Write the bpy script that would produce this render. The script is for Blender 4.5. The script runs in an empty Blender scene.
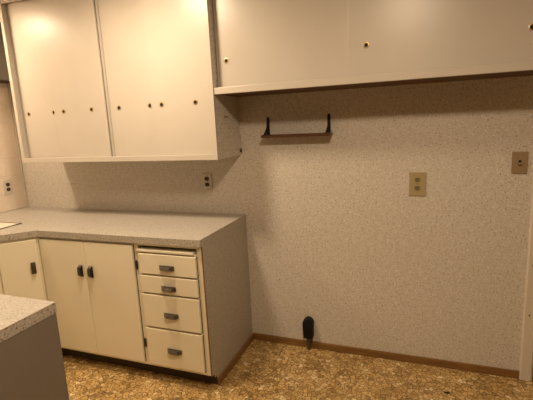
import bpy, bmesh, math, random
from mathutils import Vector, Matrix
random.seed(7)
S = bpy.context.scene
COL = S.collection

# ------------------------------------------------------------------ camera
F_PX, YAW, PIT, ROL = 410.82, 0.3615, -0.1856, -0.0482
CAM = Vector((1.0961, -2.4908, 1.5167))
fw = Vector((-math.sin(YAW)*math.cos(PIT), math.cos(YAW)*math.cos(PIT), math.sin(PIT)))
rt = fw.cross(Vector((0, 0, 1))).normalized()
up = rt.cross(fw)
r2 = math.cos(ROL)*rt + math.sin(ROL)*up
u2 = -math.sin(ROL)*rt + math.cos(ROL)*up
cd = bpy.data.cameras.new('camera')
cd.sensor_width = 36.0
cd.lens = 36.0*F_PX/533.0
cd.clip_start = 0.02
cam = bpy.data.objects.new('camera', cd)
COL.objects.link(cam)
cam.matrix_world = Matrix(((r2.x, u2.x, -fw.x, CAM.x), (r2.y, u2.y, -fw.y, CAM.y),
                           (r2.z, u2.z, -fw.z, CAM.z), (0, 0, 0, 1)))
S.camera = cam

# ------------------------------------------------------------------ world, exposure, lamp strengths
w = bpy.data.worlds.new('world'); S.world = w; w.use_nodes = True
w.node_tree.nodes['Background'].inputs[0].default_value = (1.0, 0.75, 0.5, 1)
w.node_tree.nodes['Background'].inputs[1].default_value = 0.02
vs = S.view_settings
vs.view_transform = 'Standard'; vs.look = 'None'; vs.gamma = 1.0
vs.use_curve_mapping = False
vs.exposure = 0.99
LAMP_RGB = (1.0, 0.77, 0.52)
CEIL = 2.42
LAMPS = [  # x, y, power, radius, label
    (-1.83, -0.86, 8.5, 0.10, 'small round ceiling lamp above the corner sink'),
    (-0.37, -0.97, 12.0, 0.125, 'small round ceiling lamp above the drawer cabinet'),
    (1.00, -1.72, 13.0, 0.17, 'larger round ceiling lamp in the middle of the room'),
]

# ------------------------------------------------------------------ materials
def mat(name, col, rough=0.5, metal=0.0, spec=0.5, coat=0.0):
    m = bpy.data.materials.new(name); m.use_nodes = True
    b = m.node_tree.nodes['Principled BSDF']
    b.inputs['Base Color'].default_value = (*col, 1)
    b.inputs['Roughness'].default_value = rough
    b.inputs['Metallic'].default_value = metal
    b.inputs['Specular IOR Level'].default_value = spec
    b.inputs['Coat Weight'].default_value = coat
    return m

def nodes(m):
    nt = m.node_tree
    return nt, nt.nodes, nt.links, nt.nodes['Principled BSDF']

def N(nt, kind, **kw):
    n = nt.nodes.new(kind)
    for k, v in kw.items():
        if k in n.inputs.keys() if hasattr(n.inputs, 'keys') else False:
            n.inputs[k].default_value = v
        else:
            setattr(n, k, v)
    return n

def ramp(nt, src, stops):
    r = nt.nodes.new('ShaderNodeValToRGB')
    el = r.color_ramp.elements
    while len(el) > 1: el.remove(el[-1])
    el[0].position = stops[0][0]; el[0].color = (*stops[0][1], 1)
    for p, c in stops[1:]:
        e = el.new(p); e.color = (*c, 1)
    nt.links.new(src, r.inputs[0])
    return r

def mix(nt, fac, a, b, mode='MIX'):
    n = nt.nodes.new('ShaderNodeMix'); n.data_type = 'RGBA'; n.blend_type = mode
    for sock, v in ((0, fac), (6, a), (7, b)):
        if hasattr(v, 'is_linked'): nt.links.new(v, n.inputs[sock])
        elif isinstance(v, tuple): n.inputs[sock].default_value = (*v, 1)
        else: n.inputs[sock].default_value = v
    return n.outputs[2]

def coords(nt):
    return nt.nodes.new('ShaderNodeTexCoord').outputs['Object']

def noise(nt, co, scale, detail=2.0, rough=0.5):
    n = nt.nodes.new('ShaderNodeTexNoise')
    n.inputs['Scale'].default_value = scale; n.inputs['Detail'].default_value = detail
    n.inputs['Roughness'].default_value = rough
    nt.links.new(co, n.inputs['Vector'])
    return n.outputs[0]

def speckled(name, base, dark, pale, rough, scale=150.0, amount=0.60, mott=0.12):
    """flecked laminate: pale ground, dark flecks, paler flecks, soft mottling"""
    m = mat(name, base, rough); nt, nd, lk, b = nodes(m)
    co = coords(nt)
    d = ramp(nt, noise(nt, co, scale, 1.5), [(amount, (0, 0, 0)), (amount+0.07, (1, 1, 1))]).outputs[0]
    l = ramp(nt, noise(nt, co, scale*0.8+13, 1.0), [(0.60, (0, 0, 0)), (0.68, (1, 1, 1))]).outputs[0]
    g = ramp(nt, noise(nt, co, 38.0, 3.0), [(0.3, (1-mott,)*3), (0.7, (1, 1, 1))]).outputs[0]
    c = mix(nt, 1.0, base, g, 'MULTIPLY')
    c = mix(nt, l, c, pale)
    c = mix(nt, d, c, dark)
    lk.new(c, b.inputs['Base Color'])
    return m

def painted(name, col, rough, var=0.05):
    m = mat(name, col, rough); nt, nd, lk, b = nodes(m)
    co = coords(nt)
    g = ramp(nt, noise(nt, co, 5.0, 3.0), [(0.3, tuple(c*(1-var) for c in col)), (0.7, col)]).outputs[0]
    lk.new(g, b.inputs['Base Color'])
    bp = nt.nodes.new('ShaderNodeBump'); bp.inputs['Strength'].default_value = 0.04
    bp.inputs['Distance'].default_value = 0.002
    lk.new(noise(nt, co, 60.0, 2.0), bp.inputs['Height']); lk.new(bp.outputs[0], b.inputs['Normal'])
    return m

def wood(name, a, c, rough=0.45, stretch=(1, 14, 14)):
    m = mat(name, a, rough); nt, nd, lk, b = nodes(m)
    mp = nt.nodes.new('ShaderNodeMapping'); mp.inputs['Scale'].default_value = stretch
    lk.new(coords(nt), mp.inputs[0])
    r = ramp(nt, noise(nt, mp.outputs[0], 6.0, 4.0, 0.6), [(0.3, a), (0.7, c)])
    lk.new(r.outputs[0], b.inputs['Base Color'])
    return m

M = {}
M['wall'] = speckled('speckled_wall_laminate', (0.66, 0.605, 0.53), (0.30, 0.275, 0.24), (0.80, 0.75, 0.68), 0.42, 110, 0.60)
M['endpanel'] = speckled('darker_end_laminate', (0.43, 0.39, 0.335), (0.20, 0.18, 0.15), (0.50, 0.465, 0.40), 0.42, 105, 0.62)  # wall laminate pattern in darker tones
M['counter'] = speckled('speckled_counter_laminate', (0.44, 0.405, 0.355), (0.22, 0.20, 0.17), (0.55, 0.515, 0.46), 0.36, 115, 0.60)
M['edge'] = speckled('speckled_counter_edge', (0.46, 0.415, 0.35), (0.20, 0.17, 0.135), (0.56, 0.51, 0.44), 0.4, 115, 0.57)
M['upper'] = painted('glossy_cream_paint', (0.56, 0.508, 0.44), 0.32)
M['lower'] = painted('cream_paint', (0.83, 0.765, 0.60), 0.33)
M['gap_shade_trim'] = mat('dark_gap_shade_and_trim', (0.05, 0.035, 0.02), 0.8)  # near-black: painted shade of door and drawer gaps, plus slot back and box lip
M['inside'] = mat('dark_interior', (0.045, 0.028, 0.016), 0.8)
M['tile'] = painted('pale_pinkish_tile', (0.86, 0.75, 0.645), 0.25)
M['grout'] = mat('pale_grout', (0.80, 0.69, 0.59), 0.8)
M['ceil'] = painted('white_ceiling_paint', (0.80, 0.77, 0.71), 0.8)
M['plain'] = painted('plain_wall_paint', (0.33, 0.26, 0.19), 0.6)
M['grey'] = painted('grey_brown_laminate', (0.20, 0.172, 0.138), 0.45)
M['greybox'] = painted('grey_enamel', (0.24, 0.215, 0.185), 0.5)
M['base'] = wood('brown_stained_wood', (0.15, 0.07, 0.020), (0.28, 0.145, 0.043), 0.45)
M['plywood'] = wood('dark_raw_plywood', (0.075, 0.038, 0.015), (0.15, 0.078, 0.032), 0.7)
M['shelfwood'] = wood('dark_varnished_wood', (0.075, 0.032, 0.012), (0.14, 0.062, 0.024), 0.4)
M['iron'] = mat('black_wrought_iron', (0.02, 0.018, 0.015), 0.45, 0.6)
M['pull'] = mat('dark_bronze', (0.055, 0.045, 0.035), 0.38, 0.7)
M['bronze'] = mat('aged_bronze', (0.115, 0.098, 0.078), 0.4, 0.6)
M['pewter'] = mat('worn_pewter', (0.24, 0.22, 0.19), 0.35, 0.8)
M['brass'] = mat('dull_brass', (0.50, 0.38, 0.21), 0.42, 0.9)
M['hole'] = mat('dark_hole', (0.015, 0.010, 0.007), 0.9)
M['whiteplate'] = mat('ivory_plastic', (0.66, 0.60, 0.52), 0.35)
M['beigeplate'] = mat('olive_beige_plastic', (0.40, 0.325, 0.175), 0.35)
M['brownplate'] = mat('brown_plastic', (0.32, 0.225, 0.13), 0.35)
M['black'] = mat('black_plastic', (0.008, 0.008, 0.008), 0.6, 0, 0.25)
M['steel'] = mat('dull_conduit_metal', (0.12, 0.09, 0.06), 0.5, 0.6)
M['casing'] = painted('white_casing_paint', (0.66, 0.59, 0.50), 0.4)
M['enamel'] = mat('cream_enamel', (0.78, 0.72, 0.62), 0.15)
M['rim'] = mat('dark_sink_rim', (0.10, 0.08, 0.06), 0.35, 0.8)

def floor_mat():
    m = mat('pebble_pattern_vinyl', (0.4, 0.26, 0.12), 0.38); nt, nd, lk, b = nodes(m)
    co = coords(nt)
    warp = nt.nodes.new('ShaderNodeTexNoise'); warp.inputs['Scale'].default_value = 30
    lk.new(co, warp.inputs['Vector'])
    ad = nt.nodes.new('ShaderNodeMixRGB'); ad.blend_type = 'LINEAR_LIGHT'; ad.inputs[0].default_value = 0.018
    lk.new(co, ad.inputs[1]); lk.new(warp.outputs[1], ad.inputs[2])
    v = nt.nodes.new('ShaderNodeTexVoronoi'); v.inputs['Scale'].default_value = 38; v.voronoi_dimensions = '2D'
    lk.new(ad.outputs[0], v.inputs['Vector'])
    e = nt.nodes.new('ShaderNodeTexVoronoi'); e.inputs['Scale'].default_value = 38; e.voronoi_dimensions = '2D'
    e.feature = 'DISTANCE_TO_EDGE'
    lk.new(ad.outputs[0], e.inputs['Vector'])
    sep = nt.nodes.new('ShaderNodeSeparateColor'); lk.new(v.outputs['Color'], sep.inputs[0])
    cell = ramp(nt, sep.outputs[0], [(0.0, (0.30, 0.19, 0.062)), (0.4, (0.53, 0.355, 0.135)),
                                    (0.75, (0.61, 0.42, 0.17)), (0.92, (0.66, 0.48, 0.23)), (1.0, (0.84, 0.69, 0.43))]).outputs[0]
    fine = ramp(nt, noise(nt, co, 170.0, 3.0, 0.7), [(0.30, (0.60, 0.55, 0.48)), (0.62, (1.12, 1.10, 1.05))]).outputs[0]
    c = mix(nt, 0.8, cell, fine, 'MULTIPLY')
    line = ramp(nt, e.outputs['Distance'], [(0.03, (0.85, 0.85, 0.85)), (0.11, (0, 0, 0))]).outputs[0]
    c = mix(nt, line, c, (0.10, 0.05, 0.018))
    fl = ramp(nt, noise(nt, co, 75.0, 2.0, 0.6), [(0.63, (0, 0, 0)), (0.68, (1, 1, 1))]).outputs[0]
    c = mix(nt, fl, c, (0.80, 0.66, 0.44))
    dk = ramp(nt, noise(nt, co, 90.0, 2.0, 0.6), [(0.59, (0, 0, 0)), (0.65, (1, 1, 1))]).outputs[0]
    c = mix(nt, dk, c, (0.17, 0.09, 0.03))
    # worn, stained streaks
    st = ramp(nt, noise(nt, co, 3.2, 4.0), [(0.36, (0.80, 0.77, 0.72)), (0.56, (1, 1, 1))]).outputs[0]
    c = mix(nt, 0.8, c, st, 'MULTIPLY')
    lk.new(c, b.inputs['Base Color'])
    bp = nt.nodes.new('ShaderNodeBump'); bp.inputs['Strength'].default_value = 0.25; bp.inputs['Distance'].default_value = 0.002
    lk.new(e.outputs['Distance'], bp.inputs['Height']); lk.new(bp.outputs[0], b.inputs['Normal'])
    return m
M['floor'] = floor_mat()

# ------------------------------------------------------------------ mesh helpers
def box(bm, x0, x1, y0, y1, z0, z1, bev=0.0, seg=2):
    vs_ = [bm.verts.new((x, y, z)) for x in (x0, x1) for y in (y0, y1) for z in (z0, z1)]
    fs = [(0, 1, 3, 2), (4, 6, 7, 5), (0, 4, 5, 1), (2, 3, 7, 6), (0, 2, 6, 4), (1, 5, 7, 3)]
    faces = [bm.faces.new([vs_[i] for i in f]) for f in fs]
    if bev > 0:
        es = list({e for f in faces for e in f.edges})
        bmesh.ops.bevel(bm, geom=es, offset=bev, segments=seg, profile=0.5, affect='EDGES')
    return vs_

def prism(bm, pts, z0, z1, bev=0.0):
    a = [bm.verts.new((x, y, z0)) for x, y in pts]
    b = [bm.verts.new((x, y, z1)) for x, y in pts]
    n = len(pts); fs = []
    fs.append(bm.faces.new(a[::-1])); fs.append(bm.faces.new(b))
    for i in range(n):
        fs.append(bm.faces.new((a[i], a[(i+1) % n], b[(i+1) % n], b[i])))
    if bev > 0:
        es = list({e for f in fs for e in f.edges})
        bmesh.ops.bevel(bm, geom=es, offset=bev, segments=2, profile=0.5, affect='EDGES')

def disc(bm, c, axis, r, d, seg=20):
    """cylinder starting at c, running d along axis"""
    ax = Vector(axis).normalized()
    a = ax.orthogonal().normalized(); b = ax.cross(a)
    c = Vector(c)
    lo = [bm.verts.new(c + a*r*math.cos(t) + b*r*math.sin(t)) for t in [2*math.pi*i/seg for i in range(seg)]]
    hi = [bm.verts.new(v.co + ax*d) for v in lo]
    bm.faces.new(lo[::-1]); bm.faces.new(hi)
    for i in range(seg): bm.faces.new((lo[i], lo[(i+1) % seg], hi[(i+1) % seg], hi[i]))

def ring(bm, c, axis, r0, r1, d, seg=24):
    ax = Vector(axis).normalized()
    a = ax.orthogonal().normalized(); b = ax.cross(a); c = Vector(c)
    L = []
    for r, h in ((r0, 0), (r1, 0), (r1, d*0.6), (r1-(r1-r0)*0.3, d), (r0, d)):
        L.append([bm.verts.new(c + ax*h + a*r*math.cos(t) + b*r*math.sin(t)) for t in [2*math.pi*i/seg for i in range(seg)]])
    for k in range(5):
        A, B = L[k], L[(k+1) % 5]
        for i in range(seg): bm.faces.new((A[i], A[(i+1) % seg], B[(i+1) % seg], B[i]))

def tube(bm, pts, r, seg=8):
    pts = [Vector(p) for p in pts]; L = []
    for i, p in enumerate(pts):
        t = (pts[min(i+1, len(pts)-1)] - pts[max(i-1, 0)]).normalized()
        a = t.cross(Vector((1, 0, 0)))
        if a.length < 0.1: a = t.cross(Vector((0, 0, 1)))
        a.normalize(); b = t.cross(a)
        rr = r[i] if isinstance(r, (list, tuple)) else r
        L.append([bm.verts.new(p + a*rr*math.cos(q) + b*rr*math.sin(q)) for q in [2*math.pi*k/seg for k in range(seg)]])
    for A, B in zip(L, L[1:]):
        for i in range(seg): bm.faces.new((A[i], A[(i+1) % seg], B[(i+1) % seg], B[i]))
    bm.faces.new(L[0][::-1]); bm.faces.new(L[-1])

def obj(name, bm, material, parent=None, loc=None, rot=None, smooth=False):
    bmesh.ops.recalc_face_normals(bm, faces=bm.faces[:])
    me = bpy.data.meshes.new(name); bm.to_mesh(me); bm.free()
    if smooth:
        for p in me.polygons: p.use_smooth = True
        me.set_sharp_from_angle(angle=math.radians(40))
    for m in (material if isinstance(material, (list, tuple)) else [material]):
        me.materials.append(M[m])
    o = bpy.data.objects.new(name, me); COL.objects.link(o)
    if parent is not None: o.parent = parent
    if loc: o.location = loc
    if rot is not None: o.rotation_euler = (0, 0, rot)
    return o

def bx(name, material, dims, parent=None, bev=0.0, **kw):
    bm = bmesh.new(); box(bm, *dims, bev=bev)
    return obj(name, bm, material, parent, **kw)

def thing(name, label, cat, loc=(0, 0, 0), rotz=0.0, group=None):
    o = bpy.data.objects.new(name, None); COL.objects.link(o)
    o.empty_display_size = 0.1
    o.location = loc; o.rotation_euler = (0, 0, rotz)
    o['label'] = label; o['category'] = cat
    if group: o['group'] = group
    return o

def tag(o, label, cat, group=None):
    o['label'] = label; o['category'] = cat
    if group: o['group'] = group
    return o

def struct(o, label=None, cat=None):
    o['kind'] = 'structure'
    if label: o['label'] = label
    if cat: o['category'] = cat
    return o

# ------------------------------------------------------------------ room shell
XL, XR, YB = -2.015, 3.0, -4.4      # left wall, right wall, wall behind the camera
struct(bx('floor', 'floor', (XL-0.1, XR+0.1, YB-0.1, 0.1, -0.1, 0.0)), 'golden brown pebble-patterned vinyl floor', 'floor')
struct(bx('ceiling', 'ceil', (XL-0.1, XR+0.1, YB-0.1, 0.1, CEIL, CEIL+0.1)), 'plain white ceiling above the cabinets', 'ceiling')
DX0, DX1, DZ = 1.722, 2.50, 2.03    # doorway in the back wall
bm = bmesh.new()
box(bm, XL-0.1, DX0, 0.0, 0.1, 0.0, CEIL)
box(bm, DX1, XR+0.1, 0.0, 0.1, 0.0, CEIL)
box(bm, DX0, DX1, 0.0, 0.1, DZ, CEIL)
struct(obj('wall_back', bm, 'wall'), 'back wall faced with pale speckled laminate', 'wall')
wl = struct(bx('wall_left', 'grout', (XL-0.1, XL, YB, 0.0, 0.0, CEIL)), 'left wall with plain pinkish tiles above the sink counter', 'wall')
struct(bx('wall_right', 'plain', (XR, XR+0.1, YB, 0.0, 0.0, CEIL)), 'plain painted right wall outside the frame', 'wall')
struct(bx('wall_front', 'plain', (XL-0.1, XR+0.1, YB-0.1, YB, 0.0, CEIL)), 'plain painted wall behind the camera', 'wall')
# tiles on the left wall
TP = 0.14
bm = bmesh.new(); box(bm, 0.0, 0.005, -TP+0.0006, -0.0006, 0.0006, TP-0.0006, bev=0.0008, seg=1)
tile0 = obj('tile', bm, 'tile', wl, loc=(XL, -0.002, 0.917))
for i in range(10):
    for k in range(7):
        if i == 0 and k == 0: continue
        t = tile0.copy(); COL.objects.link(t); t.parent = wl
        t.location = (XL + random.uniform(-0.0004, 0.0004), -0.002 - i*TP, 0.917 + k*TP)
struct(bx('trim_1', 'casing', (XL+0.006, XL+0.020, -0.010, -0.0005, 0.916, 2.41), bev=0.002), 'slim white corner bead above the counter', 'trim')
# baseboards
struct(bx('baseboard_back', 'base', (0.0135, 1.657, -0.012, -0.0002, 0.0, 0.048), bev=0.003), 'brown wooden baseboard along the back wall', 'baseboard')
# door casing and door at the right
bm = bmesh.new()
prism(bm, [(1.658, -0.0002), (1.658, -0.010), (1.663, -0.016), (1.712, -0.018), (1.720, -0.012), (1.720, -0.0002)], 0.0, 2.03)
tr = struct(obj('trim_2', bm, 'casing'), 'white door casing at the right end of the back wall', 'trim')
for z in (0.69, 0.40, 0.95):
    bm = bmesh.new(); disc(bm, (1.683, -0.0170, z), (0, -1, 0), 0.0045, 0.001, 10); obj('screw', bm, 'hole', tr)
bm = bmesh.new(); box(bm, 1.658, 2.565, -0.018, -0.0002, 2.031, 2.095, bev=0.003)
struct(obj('trim_3', bm, 'casing'), 'white head casing above the door', 'trim')
bm = bmesh.new(); box(bm, 2.503, 2.565, -0.018, -0.0002, 0.0, 2.03, bev=0.003)
struct(obj('trim_4', bm, 'casing'), 'white far door casing outside the frame', 'trim')
dr = struct(bx('door_1', 'casing', (1.726, 2.497, 0.012, 0.052, 0.008, 2.024), bev=0.002), 'plain white door beside the light switch', 'door')
bm = bmesh.new(); disc(bm, (2.43, 0.012, 0.98), (0, -1, 0), 0.028, 0.006); disc(bm, (2.43, 0.006, 0.98), (0, -1, 0), 0.010, 0.04)
disc(bm, (2.43, -0.030, 0.98), (0, -1, 0), 0.026, 0.028)
obj('door_knob', bm, 'brass', dr, smooth=True)

# ------------------------------------------------------------------ countertops
def slab(name, outer, hole, z0, z1, parent=None):
    bm = bmesh.new()
    def loop(pts): 
        v = [bm.verts.new((x, y, z1)) for x, y in pts]
        return [bm.edges.new((v[i], v[(i+1) % len(v)])) for i in range(len(v))]
    ed = loop(outer) + (loop(hole) if hole else [])
    bmesh.ops.triangle_fill(bm, use_beauty=True, use_dissolve=True, edges=ed)
    top = bm.faces[:]
    g = bmesh.ops.extrude_face_region(bm, geom=top)
    for v in [q for q in g['geom'] if isinstance(q, bmesh.types.BMVert)]: v.co.z = z0
    bmesh.ops.recalc_face_normals(bm, faces=bm.faces[:])
    for f in bm.faces: f.material_index = 0 if abs(f.normal.z) > 0.5 else 1
    return obj(name, bm, ['counter', 'edge'], parent)

H = 0.915
SK = (-1.93, -1.462, -1.18, -0.500)    # sink cut-out
o = slab('countertop', [(XL+0.0055, -0.0005), (0.0, -0.0005), (0.0, -0.635), (-1.175, -0.635), (-1.40, -0.860), (-1.40, -1.452), (XL+0.0055, -1.452)],
     [(SK[0]+.1, SK[2]+.1), (SK[1]-.1, SK[2]+.1), (SK[1]-.1, SK[3]-.1), (SK[0]+.1, SK[3]-.1)], H-0.04, H)
tag(o, 'pale speckled laminate worktop running round the corner under the white wall cabinets', 'countertop')
o = slab('peninsula_countertop', [(XL+0.0055, -1.455), (-0.132, -1.455), (-0.132, -2.10), (XL+0.0055, -2.10)], None, H-0.04, H)
tag(o, 'speckled worktop of the grey peninsula at the lower left', 'countertop')

# sink let into the left run
t = thing('sink', 'cream sink with thin dark rim set into the corner of the worktop', 'sink', ((SK[0]+SK[1])/2, (SK[2]+SK[3])/2, H))
a, b_ = (SK[1]-SK[0])/2, (SK[3]-SK[2])/2
def frame(bm, a0, b0, a1, b1, z0, z1):
    for x0, x1, y0, y1 in ((-a0, a0, b1, b0), (-a0, a0, -b0, -b1), (-a0, -a1, -b1, b1), (a1, a0, -b1, b1)):
        box(bm, x0, x1, y0, y1, z0, z1, bev=0.0008, seg=1)
bm = bmesh.new(); frame(bm, a, b_, a-0.008, b_-0.008, 0.0, 0.005); obj('rim', bm, 'rim', t)
bm = bmesh.new(); frame(bm, a-0.008, b_-0.008, a-0.11, b_-0.11, 0.0003, 0.003)
obj('ledge', bm, 'enamel', t)
bm = bmesh.new()
L = []
for da, z in ((0.11, 0.003), (0.113, -0.05), (0.125, -0.13), (0.16, -0.145)):
    L.append([bm.verts.new((sx*(a-da), sy*(b_-da), z)) for sx, sy in ((-1, -1), (1, -1), (1, 1), (-1, 1))])
for A, B in zip(L, L[1:]):
    for i in range(4): bm.faces.new((A[i], A[(i+1) % 4], B[(i+1) % 4], B[i]))
bm.faces.new(L[-1])
bo = obj('basin', bm, 'enamel', t)
bm = bmesh.new(); ring(bm, (0, 0, -0.145), (0, 0, 1), 0.02, 0.04, 0.004); obj('drain', bm, 'pewter', bo)

# ------------------------------------------------------------------ base cabinets
ZF, YF = 0.096, -0.615      # bottom of faces, plane of the face frames
TK = -0.55

def pull_mesh(vertical=False, length=0.078):
    bm = bmesh.new()
    h = length/2
    box(bm, -h, h, -0.006, 0.0, -0.014, 0.014, bev=0.003)
    # bowed grip
    n = 8; prof = []
    for i in range(n+1):
        s = -1 + 2*i/n
        prof.append((s*h*0.98, -0.006 - 0.016*(1 - s**4)))
    V = []
    for x, y in prof:
        V.append([bm.verts.new((x, y, z)) for z in (-0.012, 0.012)] + [bm.verts.new((x, min(y+0.008, -0.001), z)) for z in (0.012, -0.012)])
    for A, B in zip(V, V[1:]):
        for i in range(4): bm.faces.new((A[i], A[(i+1) % 4], B[(i+1) % 4], B[i]))
    bm.faces.new(V[0]); bm.faces.new(V[-1][::-1])
    bmesh.ops.recalc_face_normals(bm, faces=bm.faces[:])
    if vertical: bmesh.ops.rotate(bm, verts=bm.verts[:], cent=(0, 0, 0), matrix=Matrix.Rotation(math.pi/2, 3, 'Y'))
    return bm

def inlay_mesh(vertical=False, length=0.078):
    bm = bmesh.new(); h = length/2*0.62
    for z in (-0.0065, 0.0, 0.0065):
        box(bm, -h, h, -0.0245, -0.0215, z-0.0022, z+0.0022, bev=0.0008, seg=1)
    if vertical: bmesh.ops.rotate(bm, verts=bm.verts[:], cent=(0, 0, 0), matrix=Matrix.Rotation(math.pi/2, 3, 'Y'))
    return bm

def add_pull(parent, x, y, z, vertical=False, length=0.078, cat='pull'):
    bm = pull_mesh(vertical, length)
    i = inlay_mesh(vertical, length)
    me = bpy.data.meshes.new('tmp'); i.to_mesh(me); i.free()
    n0 = len(bm.faces); bm.from_mesh(me); bm.faces.ensure_lookup_table()
    for f in bm.faces[n0:]: f.material_index = 1
    o = obj(cat, bm, ['bronze', 'pewter'] if not vertical else ['pull', 'bronze'], parent, loc=(x, y, z))
    o['label'] = 'dark bronze ribbed pull'
    return o

def add_hinge(parent, x, y, z):
    bm = bmesh.new()
    disc(bm, (x, y, z-0.026), (0, 0, 1), 0.004, 0.052, 10)
    box(bm, x-0.007, x+0.005, y+0.0005, y+0.003, z-0.022, z+0.022)
    disc(bm, (x, y, z-0.030), (0, 0, 1), 0.0028, 0.060, 8)
    o = obj('hinge', bm, 'pull', parent); return o

def panel(name, material, parent, x0, x1, z0, z1, y1, th=0.017, bev=0.0025):
    """a flat door or drawer front whose back lies on plane y1"""
    return bx(name, material, (x0, x1, y1-th, y1, z0, z1), parent, bev=bev)

# --- two-door cabinet
c = thing('base_cabinet', 'cream two-door base cabinet with dark vertical pulls under the worktop', 'cabinet')
bm = bmesh.new()
box(bm, -1.180, -0.4405, YF+0.002, -0.004, ZF, 0.8745)
obj('body', bm, 'lower', c)
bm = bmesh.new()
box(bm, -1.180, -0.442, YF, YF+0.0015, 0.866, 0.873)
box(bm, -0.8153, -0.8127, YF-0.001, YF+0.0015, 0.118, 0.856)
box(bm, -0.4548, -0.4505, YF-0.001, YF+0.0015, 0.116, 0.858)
obj('gap_shade_strip', bm, 'gap_shade_trim', c)  # dark strips put in for the shade in the gaps around the doors
for x0, x1, hx in ((-1.174, -0.8160, -0.853), (-0.8120, -0.455, -0.774)):
    d = panel('door', 'lower', c, x0, x1, 0.116, 0.858, YF+0.0015)
    add_pull(d, hx, YF-0.0155, 0.672, True, 0.076, 'handle')
    if x1 > -0.5:
        add_hinge(d, x1+0.016, YF-0.004, 0.738); add_hinge(d, x1+0.016, YF-0.004, 0.245)
bx('toe_kick', 'inside', (-1.180, -0.4405, TK, TK+0.015, 0.0, ZF-0.0005), c)

# --- drawer cabinet with speckled end panel
c = thing('drawer_cabinet', 'cream four-drawer base cabinet with speckled end panel beside the empty floor space', 'cabinet')
bm = bmesh.new()
box(bm, -0.440, -0.007, YF+0.002, -0.004, ZF, 0.824)
box(bm, -0.440, -0.424, YF+0.002, -0.004, 0.8245, 0.8745)
box(bm, -0.036, -0.007, YF+0.002, -0.004, 0.8245, 0.8745)
box(bm, -0.4235, -0.0365, YF+0.002, -0.3, 0.858, 0.8745)
obj('body', bm, 'lower', c)
bx('slot', 'gap_shade_trim', (-0.4235, -0.0365, -0.575, -0.57, 0.8245, 0.8575), c)
bx('cutting_board', 'lower', (-0.4215, -0.052, YF-0.016, -0.576, 0.8252, 0.8395), c, bev=0.002)
for z0, z1 in ((0.695, 0.815), (0.580, 0.683), (0.366, 0.567), (0.118, 0.352)):
    d = panel('drawer', 'lower', c, -0.415, -0.039, z0, z1, YF+0.0015, 0.018, 0.0025)
    bx('shadow_gap', 'gap_shade_trim', (-0.4155, -0.0355, YF-0.0004, YF+0.0014, z0-0.0045, z1), d)  # dark backing plate paints the shade line below and right of the drawer
    add_pull(d, -0.225, YF-0.0165, (z0+z1)/2 - 0.014 + (0.008 if z1 < 0.4 else 0), False, 0.096)
bm = bmesh.new()
prism(bm, [(YF+0.004, 0.8745), (YF+0.004, ZF-0.004), (YF+0.035, ZF-0.004), (YF+0.040, ZF-0.03), (TK+0.005, ZF-0.03), (TK+0.005, 0.0), (-0.004, 0.0), (-0.004, 0.8745)], 0, 0.006)
for v in bm.verts: v.co = Vector((-0.0063 + v.co.z, v.co.x, v.co.y))
obj('end_panel', bm, 'endpanel', c)['label'] = 'pale speckled laminate end panel'
bx('edge_strip', 'base', (-0.0062, 0.0003, YF-0.001, YF+0.0035, ZF, 0.8745), c)
bx('toe_kick', 'inside', (-0.440, -0.0065, TK, TK+0.015, 0.0, ZF-0.0005), c)
bx('kickboard', 'base', (0.0, 0.012, TK-0.005, -0.0005, 0.0, 0.048), c, bev=0.002)

# --- diagonal corner cabinet
c = thing('corner_cabinet', 'narrow cream corner cabinet with one angled door under the sink counter', 'cabinet')
bm = bmesh.new()
PA, PB = (-1.1815, -0.6135), (-1.385, -0.817)
prism(bm, [(XL+0.0055, -0.004), (-1.1815, -0.004), PA, PB, (-1.385, -0.83), (XL+0.0055, -0.83)], ZF, 0.755)
obj('body', bm, 'lower', c)
bm = bmesh.new()
q = 0.013/math.sqrt(2)
prism(bm, [PA, PB, (PB[0]-q, PB[1]+q), (PA[0]-q, PA[1]+q)], 0.7555, 0.8745)
box(bm, -1.398, -1.385, -0.83, -0.8175, 0.7555, 0.8745)
obj('face_rail', bm, 'lower', c)
bm = bmesh.new(); box(bm, -0.109, 0.109, -0.016, 0.0, 0.116, 0.858, bev=0.004)
mid = Vector((PA[0]-0.129/math.sqrt(2), PA[1]-0.129/math.sqrt(2), 0)) 
dd = obj('door', bm, 'lower', c, loc=(mid.x-0.001+0.002, mid.y-0.002-0.0, 0), rot=math.radians(45))
add_pull(dd, 0.072, -0.0165, 0.674, True, 0.076, 'handle')
bm = bmesh.new()
prism(bm, [(-1.1815, -0.05), (-1.1815, TK), (-1.43, -0.80), (-1.43, -0.82), (-1.47, -0.82), (-1.21, -0.55)], 0.0, ZF-0.0005)
obj('toe_kick', bm, 'inside', c)

# --- sink run along the left wall
c = thing('sink_cabinet', 'cream base cabinet under the left worktop beside the peninsula', 'cabinet')
bx('body', 'lower', (XL+0.0055, -1.385, -1.452, -0.832, ZF, 0.755), c)
bx('face_rail', 'lower', (-1.398, -1.3855, -1.452, -0.8305, 0.7555, 0.8745), c)
bx('toe_kick', 'inside', (-1.47, -1.455+0.02, -1.452, -0.832, 0.0, ZF-0.0005), c)
for y0, y1 in ((-1.44, -1.155), (-1.145, -0.87)):
    d = bx('door', 'lower', (-1.3848, -1.369, y0, y1, 0.116, 0.75), c, bev=0.004)
    add_pull(d, -1.3688, (y0+y1)/2, 0.66, True, 0.076, 'handle').rotation_euler = (0, 0, math.radians(90))

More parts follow.
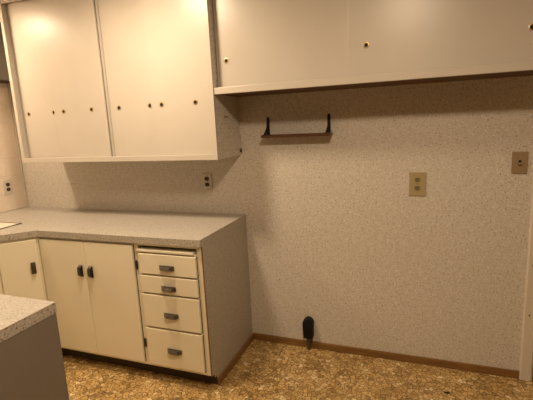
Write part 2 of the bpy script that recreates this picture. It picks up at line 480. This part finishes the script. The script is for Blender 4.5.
# --- peninsula
c = thing('peninsula_cabinet', 'grey-brown panelled peninsula base at the lower left', 'cabinet')
bx('body', 'lower', (XL+0.0055, -0.146, -2.085, -1.475, ZF, 0.8745), c)
bx('end_panel', 'grey', (-0.1455, -0.134, -2.098, -1.457, 0.0, 0.8745), c, bev=0.001)['label'] = 'grey-brown end panel'
bx('back_panel', 'grey', (XL+0.0055, -0.146, -2.098, -2.086, 0.0, 0.8745), c)
bx('toe_kick', 'inside', (XL+0.0055, -0.146, -1.555, -1.54, 0.0, ZF-0.0005), c)
for k in range(3):
    x0 = -1.36 + k*0.40
    d = bx('door', 'lower', (x0, x0+0.39, -1.4748, -1.459, 0.116, 0.858), c, bev=0.004)
    add_pull(d, x0+0.34, -1.4588, 0.672, True, 0.076, 'handle').rotation_euler = (0, 0, math.radians(180))

# ------------------------------------------------------------------ wall cabinets with sliding doors
def finger_cup(parent, x, y, z, r=0.0135):
    bm = bmesh.new(); ring(bm, (x, y, z), (0, -1, 0), r*0.72, r, 0.002)
    o = obj('finger_pull', bm, 'brass', parent, smooth=True)
    bm = bmesh.new(); disc(bm, (x, y+0.0003, z), (0, -1, 0), r*0.74, 0.0006)
    return o, bm

def sliding_door(parent, x0, x1, z0, z1, y, holes, hz, r=0.0155):
    bm = bmesh.new()
    box(bm, x0, x1, y, y+0.012, z0, z1, bev=0.0015)
    d = obj('door', bm, 'upper', parent)
    for hx in holes:
        bm = bmesh.new()
        ring(bm, (hx, y, hz), (0, -1, 0), r*0.62, r, 0.0018)
        n0 = len(bm.faces)
        disc(bm, (hx, y+0.001, hz), (0, -1, 0), r*0.62, 0.0014)
        bm.faces.ensure_lookup_table()
        for f in bm.faces[n0:]: f.material_index = 1
        obj('finger_pull', bm, ['brass', 'hole'], d, smooth=True)
    return d

YU, YBK, YFR = -0.344, -0.286, -0.302
ZT = 2.40
c = thing('wall_cabinet', 'tall white wall cabinet with four sliding doors above the worktop', 'cabinet')
X0, X1, Z0 = -1.563, -0.006, 1.319
bx('side_panel', 'upper', (X0, X0+0.018, YU+0.019, -0.001, Z0, ZT), c)
o = bx('side_panel', 'wall', (X1-0.018, X1, YU+0.019, -0.001, Z0, ZT), c); o['label'] = 'speckled laminate end panel'
bx('bottom_panel', 'upper', (X0+0.0185, X1-0.0185, YU+0.019, -0.001, Z0, Z0+0.016), c)
bx('top_panel', 'upper', (X0+0.0185, X1-0.0185, YU+0.019, -0.001, ZT-0.016, ZT), c)
bx('back_panel', 'upper', (X0+0.0185, X1-0.0185, -0.012, -0.002, Z0+0.0165, ZT-0.0165), c)
bx('bottom_rail', 'upper', (X0, X1, YU, YU+0.0185, Z0-0.002, Z0+0.030), c, bev=0.0015)
bx('top_rail', 'upper', (X0+0.027, X1-0.03, YU, YU+0.0185, ZT-0.022, ZT), c, bev=0.0015)
bx('stile', 'upper', (X0, X0+0.026, YU, YU+0.0185, Z0+0.0305, ZT), c, bev=0.0015)
bx('stile', 'upper', (X1-0.028, X1, YU, YU+0.0185, Z0+0.0305, ZT), c, bev=0.0015)
bx('stile_return', 'upper', (X0+0.0185, X0+0.026, YU+0.019, -0.285, Z0+0.0305, ZT-0.017), c)
bx('stile_return', 'upper', (X1-0.028, X1-0.0185, YU+0.019, -0.285, Z0+0.0305, ZT-0.017), c)
bx('divider', 'upper', (-0.791, -0.773, -0.3095, -0.0125, Z0+0.017, ZT-0.017), c, bev=0.002)
zb, zt = Z0+0.018, ZT-0.018
HZ = 1.655
YB2, YF2 = -0.306, -0.321
sliding_door(c, -1.537, -1.20, zb, zt, YB2, (-1.476, -1.246), HZ)
sliding_door(c, -1.224, -0.7935, zb, zt, YF2, (-1.143, -0.907), HZ)
sliding_door(c, -0.7705, -0.41, zb, zt, YB2, (-0.700, -0.4655), HZ)
sliding_door(c, -0.445, -0.035, zb, zt, YF2, (-0.371, -0.138), HZ)
bm = bmesh.new(); box(bm, X1+0.0001, X1+0.003, -0.222, -0.176, 1.560, 1.565, bev=0.001)
obj('slot_cover', bm, 'pull', c)
bm = bmesh.new(); disc(bm, (X1+0.0001, -0.022, 1.344), (1, 0, 0), 0.006, 0.012, 10); box(bm, X1+0.006, X1+0.012, -0.026, -0.018, 1.338, 1.360, bev=0.001)
obj('hook', bm, 'pull', c)

c = thing('wall_cabinet', 'wide shallow cream wall cabinet with two sliding doors above the empty wall', 'cabinet')
X0, X1, Z0 = -0.0015, 1.625, 1.688
bx('side_panel', 'upper', (X0, X0+0.012, YU+0.060, -0.001, Z0+0.018, ZT), c)
bx('side_panel', 'upper', (X1-0.018, X1, YU+0.026, -0.001, Z0+0.018, ZT), c)
bx('bottom_panel', 'plywood', (X0, X1, YU+0.026, -0.001, Z0, Z0+0.0175), c)['label'] = 'raw dark plywood underside'
bx('top_panel', 'upper', (X0+0.0125, X1-0.0185, YU+0.026, -0.001, ZT-0.016, ZT), c)
bx('back_panel', 'upper', (X0+0.0125, X1-0.0185, -0.012, -0.002, Z0+0.0185, ZT-0.0165), c)
bm = bmesh.new(); box(bm, X0, X1, YU+0.004, YU+0.0255, Z0, Z0+0.036, bev=0.0015)
obj('bottom_rail', bm, 'upper', c)
bx('top_rail', 'upper', (X0+0.0005, X1, YU+0.004, YU+0.0255, ZT-0.03, ZT), c, bev=0.0015)
bx('stile', 'upper', (X1-0.03, X1, YU+0.004, YU+0.0255, Z0+0.0365, ZT-0.0305), c, bev=0.0015)
zb, zt = Z0+0.019, ZT-0.018
sliding_door(c, 0.012, 0.785, zb, zt, YBK, (0.060,), 1.872)
sliding_door(c, 0.748, 1.605, zb, zt, YFR, (0.836, 1.545), 1.872)

# grey box high on the left wall, cut by the frame
c = thing('wall_box', 'dark grey box high on the left wall beside the white cabinet', 'wall box')
bm = bmesh.new(); box(bm, XL+0.0065, XL+0.085, -0.60, -0.012, 1.935, 2.412, bev=0.004); obj('body', bm, 'greybox', c)
bm = bmesh.new(); box(bm, XL+0.0065, XL+0.090, -0.605, -0.012, 1.922, 1.9345, bev=0.002); obj('bottom_lip', bm, 'gap_shade_trim', c)

# ------------------------------------------------------------------ small wall shelf with iron brackets
t = thing('wall_shelf', 'small dark wooden wall shelf with black iron end brackets', 'shelf', (0.384, 0, 1.434))
bm = bmesh.new(); box(bm, -0.216, 0.216, -0.084, -0.001, -0.0105, 0.008, bev=0.002); obj('board', bm, 'shelfwood', t)
for sx in (-0.193, 0.196):
    bm = bmesh.new()
    # strap on the wall with a pointed tip
    prism(bm, [(-0.010, 0.0085), (0.010, 0.0085), (0.0095, 0.095), (0.007, 0.112), (0.0, 0.120), (-0.007, 0.112), (-0.0095, 0.095)], 0.001, 0.006, bev=0.0008)
    for v in bm.verts: v.co = Vector((v.co.x, -v.co.z, v.co.y))
    # foot resting on the board
    box(bm, -0.009, 0.009, -0.080, -0.001, 0.0085, 0.0125, bev=0.001)
    # curved brace from the tip to the front and a scroll inside it
    tube(bm, [(0, -0.004, 0.108), (0, -0.012, 0.085), (0, -0.020, 0.062), (0, -0.034, 0.042), (0, -0.054, 0.027), (0, -0.076, 0.015)], 0.0055)
    tube(bm, [(0, -0.024 - 0.013*math.cos(q), 0.030 + 0.013*math.sin(q)) for q in [2*math.pi*i/14 for i in range(15)]], 0.0035, 6)
    disc(bm, (0, -0.0055, 0.088), (0, -1, 0), 0.004, 0.003, 10)
    obj('bracket', bm, 'iron', t, loc=(sx, 0, 0), smooth=True)

# ------------------------------------------------------------------ outlets and switch
def outlet(name, label, loc, rotz, wd, ht, plate, sock, cat='outlet', dark='hole'):
    t = thing(name, label, cat, loc, rotz)
    bm = bmesh.new(); box(bm, -wd/2, wd/2, -0.006, 0.0, -ht/2, ht/2, bev=0.0025); obj('plate', bm, plate, t)
    for k in (-1, 1):
        cz = k*0.0195*ht/0.115
        bm = bmesh.new()
        n = 20; pts = []
        for i in range(n):
            q = 2*math.pi*i/n
            pts.append((0.017*math.cos(q), max(-0.0135, min(0.0135, 0.017*math.sin(q)))))
        prism(bm, pts, 0.006, 0.0085)
        for v in bm.verts: v.co = Vector((v.co.x, -v.co.z, v.co.y + cz))
        s = obj('socket', bm, sock, t)
        bm = bmesh.new()
        for x in (-0.0065, 0.0065): box(bm, x-0.002, x+0.002, -0.0092, -0.0086, cz-0.002, cz+0.009)
        disc(bm, (0, -0.0086, cz-0.008), (0, -1, 0), 0.0034, 0.0006, 10)
        obj('slots', bm, dark, s)
    bm = bmesh.new(); disc(bm, (0, -0.006, 0), (0, -1, 0), 0.0032, 0.0012, 10); obj('screw', bm, 'pewter', t)
    return t
M['beigesocket'] = mat('darker_beige_plastic', (0.27, 0.205, 0.10), 0.35)
M['brownsocket'] = mat('dark_brown_socket', (0.055, 0.030, 0.014), 0.4)
outlet('outlet', 'pale outlet with dark brown sockets on the tiled left wall', (XL+0.0062, -0.150, 1.108), math.radians(90), 0.075, 0.118, 'whiteplate', 'brownsocket')
outlet('outlet', 'speckled-wall-coloured outlet with dark sockets under the tall white cabinet', (-0.274, -0.0006, 1.138), 0, 0.072, 0.118, 'wall', 'brownsocket')
outlet('outlet', 'olive-beige outlet on the empty wall under the wide cabinet', (1.086, -0.0006, 1.131), 0, 0.090, 0.140, 'beigeplate', 'beigesocket')
t = thing('light_switch', 'brown light switch plate near the door casing', 'switch', (1.590, -0.0006, 1.247))
bm = bmesh.new(); box(bm, -0.037, 0.037, -0.006, 0, -0.058, 0.058, bev=0.0025); obj('plate', bm, 'brownplate', t)
bm = bmesh.new(); box(bm, -0.006, 0.006, -0.0075, -0.0062, -0.014, 0.014); obj('toggle_slot', bm, 'hole', t)
bm = bmesh.new(); box(bm, -0.0045, 0.0045, -0.019, -0.0076, -0.010, 0.002, bev=0.0015); obj('toggle', bm, 'brownplate', t)
for z in (-0.030, 0.030):
    bm = bmesh.new(); disc(bm, (0, -0.006, z), (0, -1, 0), 0.0032, 0.0012, 10); obj('screw', bm, 'brass', t)

# black range receptacle above the baseboard
t = thing('range_receptacle', 'black round-topped receptacle box on a short conduit above the brown baseboard', 'receptacle', (0.420, -0.0006, 0.0))
bm = bmesh.new()
pts = [(-0.034, 0.0), (0.034, 0.0)] + [(0.034*math.cos(q), 0.106+0.034*math.sin(q)) for q in [math.pi*i/14 for i in range(15)]]
pts = [(-0.031, 0.0), (0.031, 0.0)] + pts[2:]
prism(bm, pts, 0.0, 0.052, bev=0.004)
for v in bm.verts: v.co = Vector((v.co.x, -v.co.z, v.co.y + 0.088))
obj('housing', bm, 'black', t, smooth=True)
bm = bmesh.new(); disc(bm, (0, -0.0522, 0.165), (0, -1, 0), 0.021, 0.003, 20); box(bm, -0.02, 0.02, -0.056, -0.0522, 0.128, 0.133, bev=0.001)
obj('face', bm, 'black', t)
bm = bmesh.new(); disc(bm, (0, -0.026, 0.0), (0, 0, 1), 0.0125, 0.088, 16); disc(bm, (0, -0.026, 0.070), (0, 0, 1), 0.0165, 0.018, 16)
obj('conduit', bm, 'steel', t, smooth=True)

# small dark scrap on the floor
bm = bmesh.new()
prism(bm, [(0.012*(1+0.4*math.sin(3*q))*math.cos(q)*1.2, 0.009*(1+0.3*math.cos(2*q))*math.sin(q)) for q in [2*math.pi*i/10 for i in range(10)]], 0.0, 0.004, bev=0.001)
tag(obj('floor_scrap', bm, 'hole', loc=(1.264, -0.257, 0.0002)), 'tiny dark scrap lying on the patterned floor near the back wall', 'scrap')

# ------------------------------------------------------------------ ceiling lamps (above the frame)
M['glow'] = mat('lit_lamp_glass', (0.9, 0.85, 0.75), 0.4)
_b = nodes(M['glow'])[3]
_b.inputs['Emission Color'].default_value = (*LAMP_RGB, 1); _b.inputs['Emission Strength'].default_value = 6.0
for n_, (x, y, pw, r, lab) in enumerate(LAMPS):
    t = thing('ceiling_lamp', lab, 'lamp', (x, y, CEIL), 0, None)
    bm = bmesh.new(); ring(bm, (0, 0, -0.0002), (0, 0, -1), r, r+0.022, 0.018, 32); obj('trim_ring', bm, 'casing', t, smooth=True)
    bm = bmesh.new(); disc(bm, (0, 0, -0.0004), (0, 0, -1), r-0.001, 0.006, 32); obj('lamp_glass', bm, 'glow', t)
    ld = bpy.data.lights.new('lamp_light', 'AREA'); ld.shape = 'DISK'; ld.size = 2*r*0.95
    ld.energy = pw; ld.color = LAMP_RGB; ld.use_custom_distance = False
    lo = bpy.data.objects.new('lamp_light', ld); COL.objects.link(lo)
    lo.parent = t; lo.location = (0, 0, -0.021)
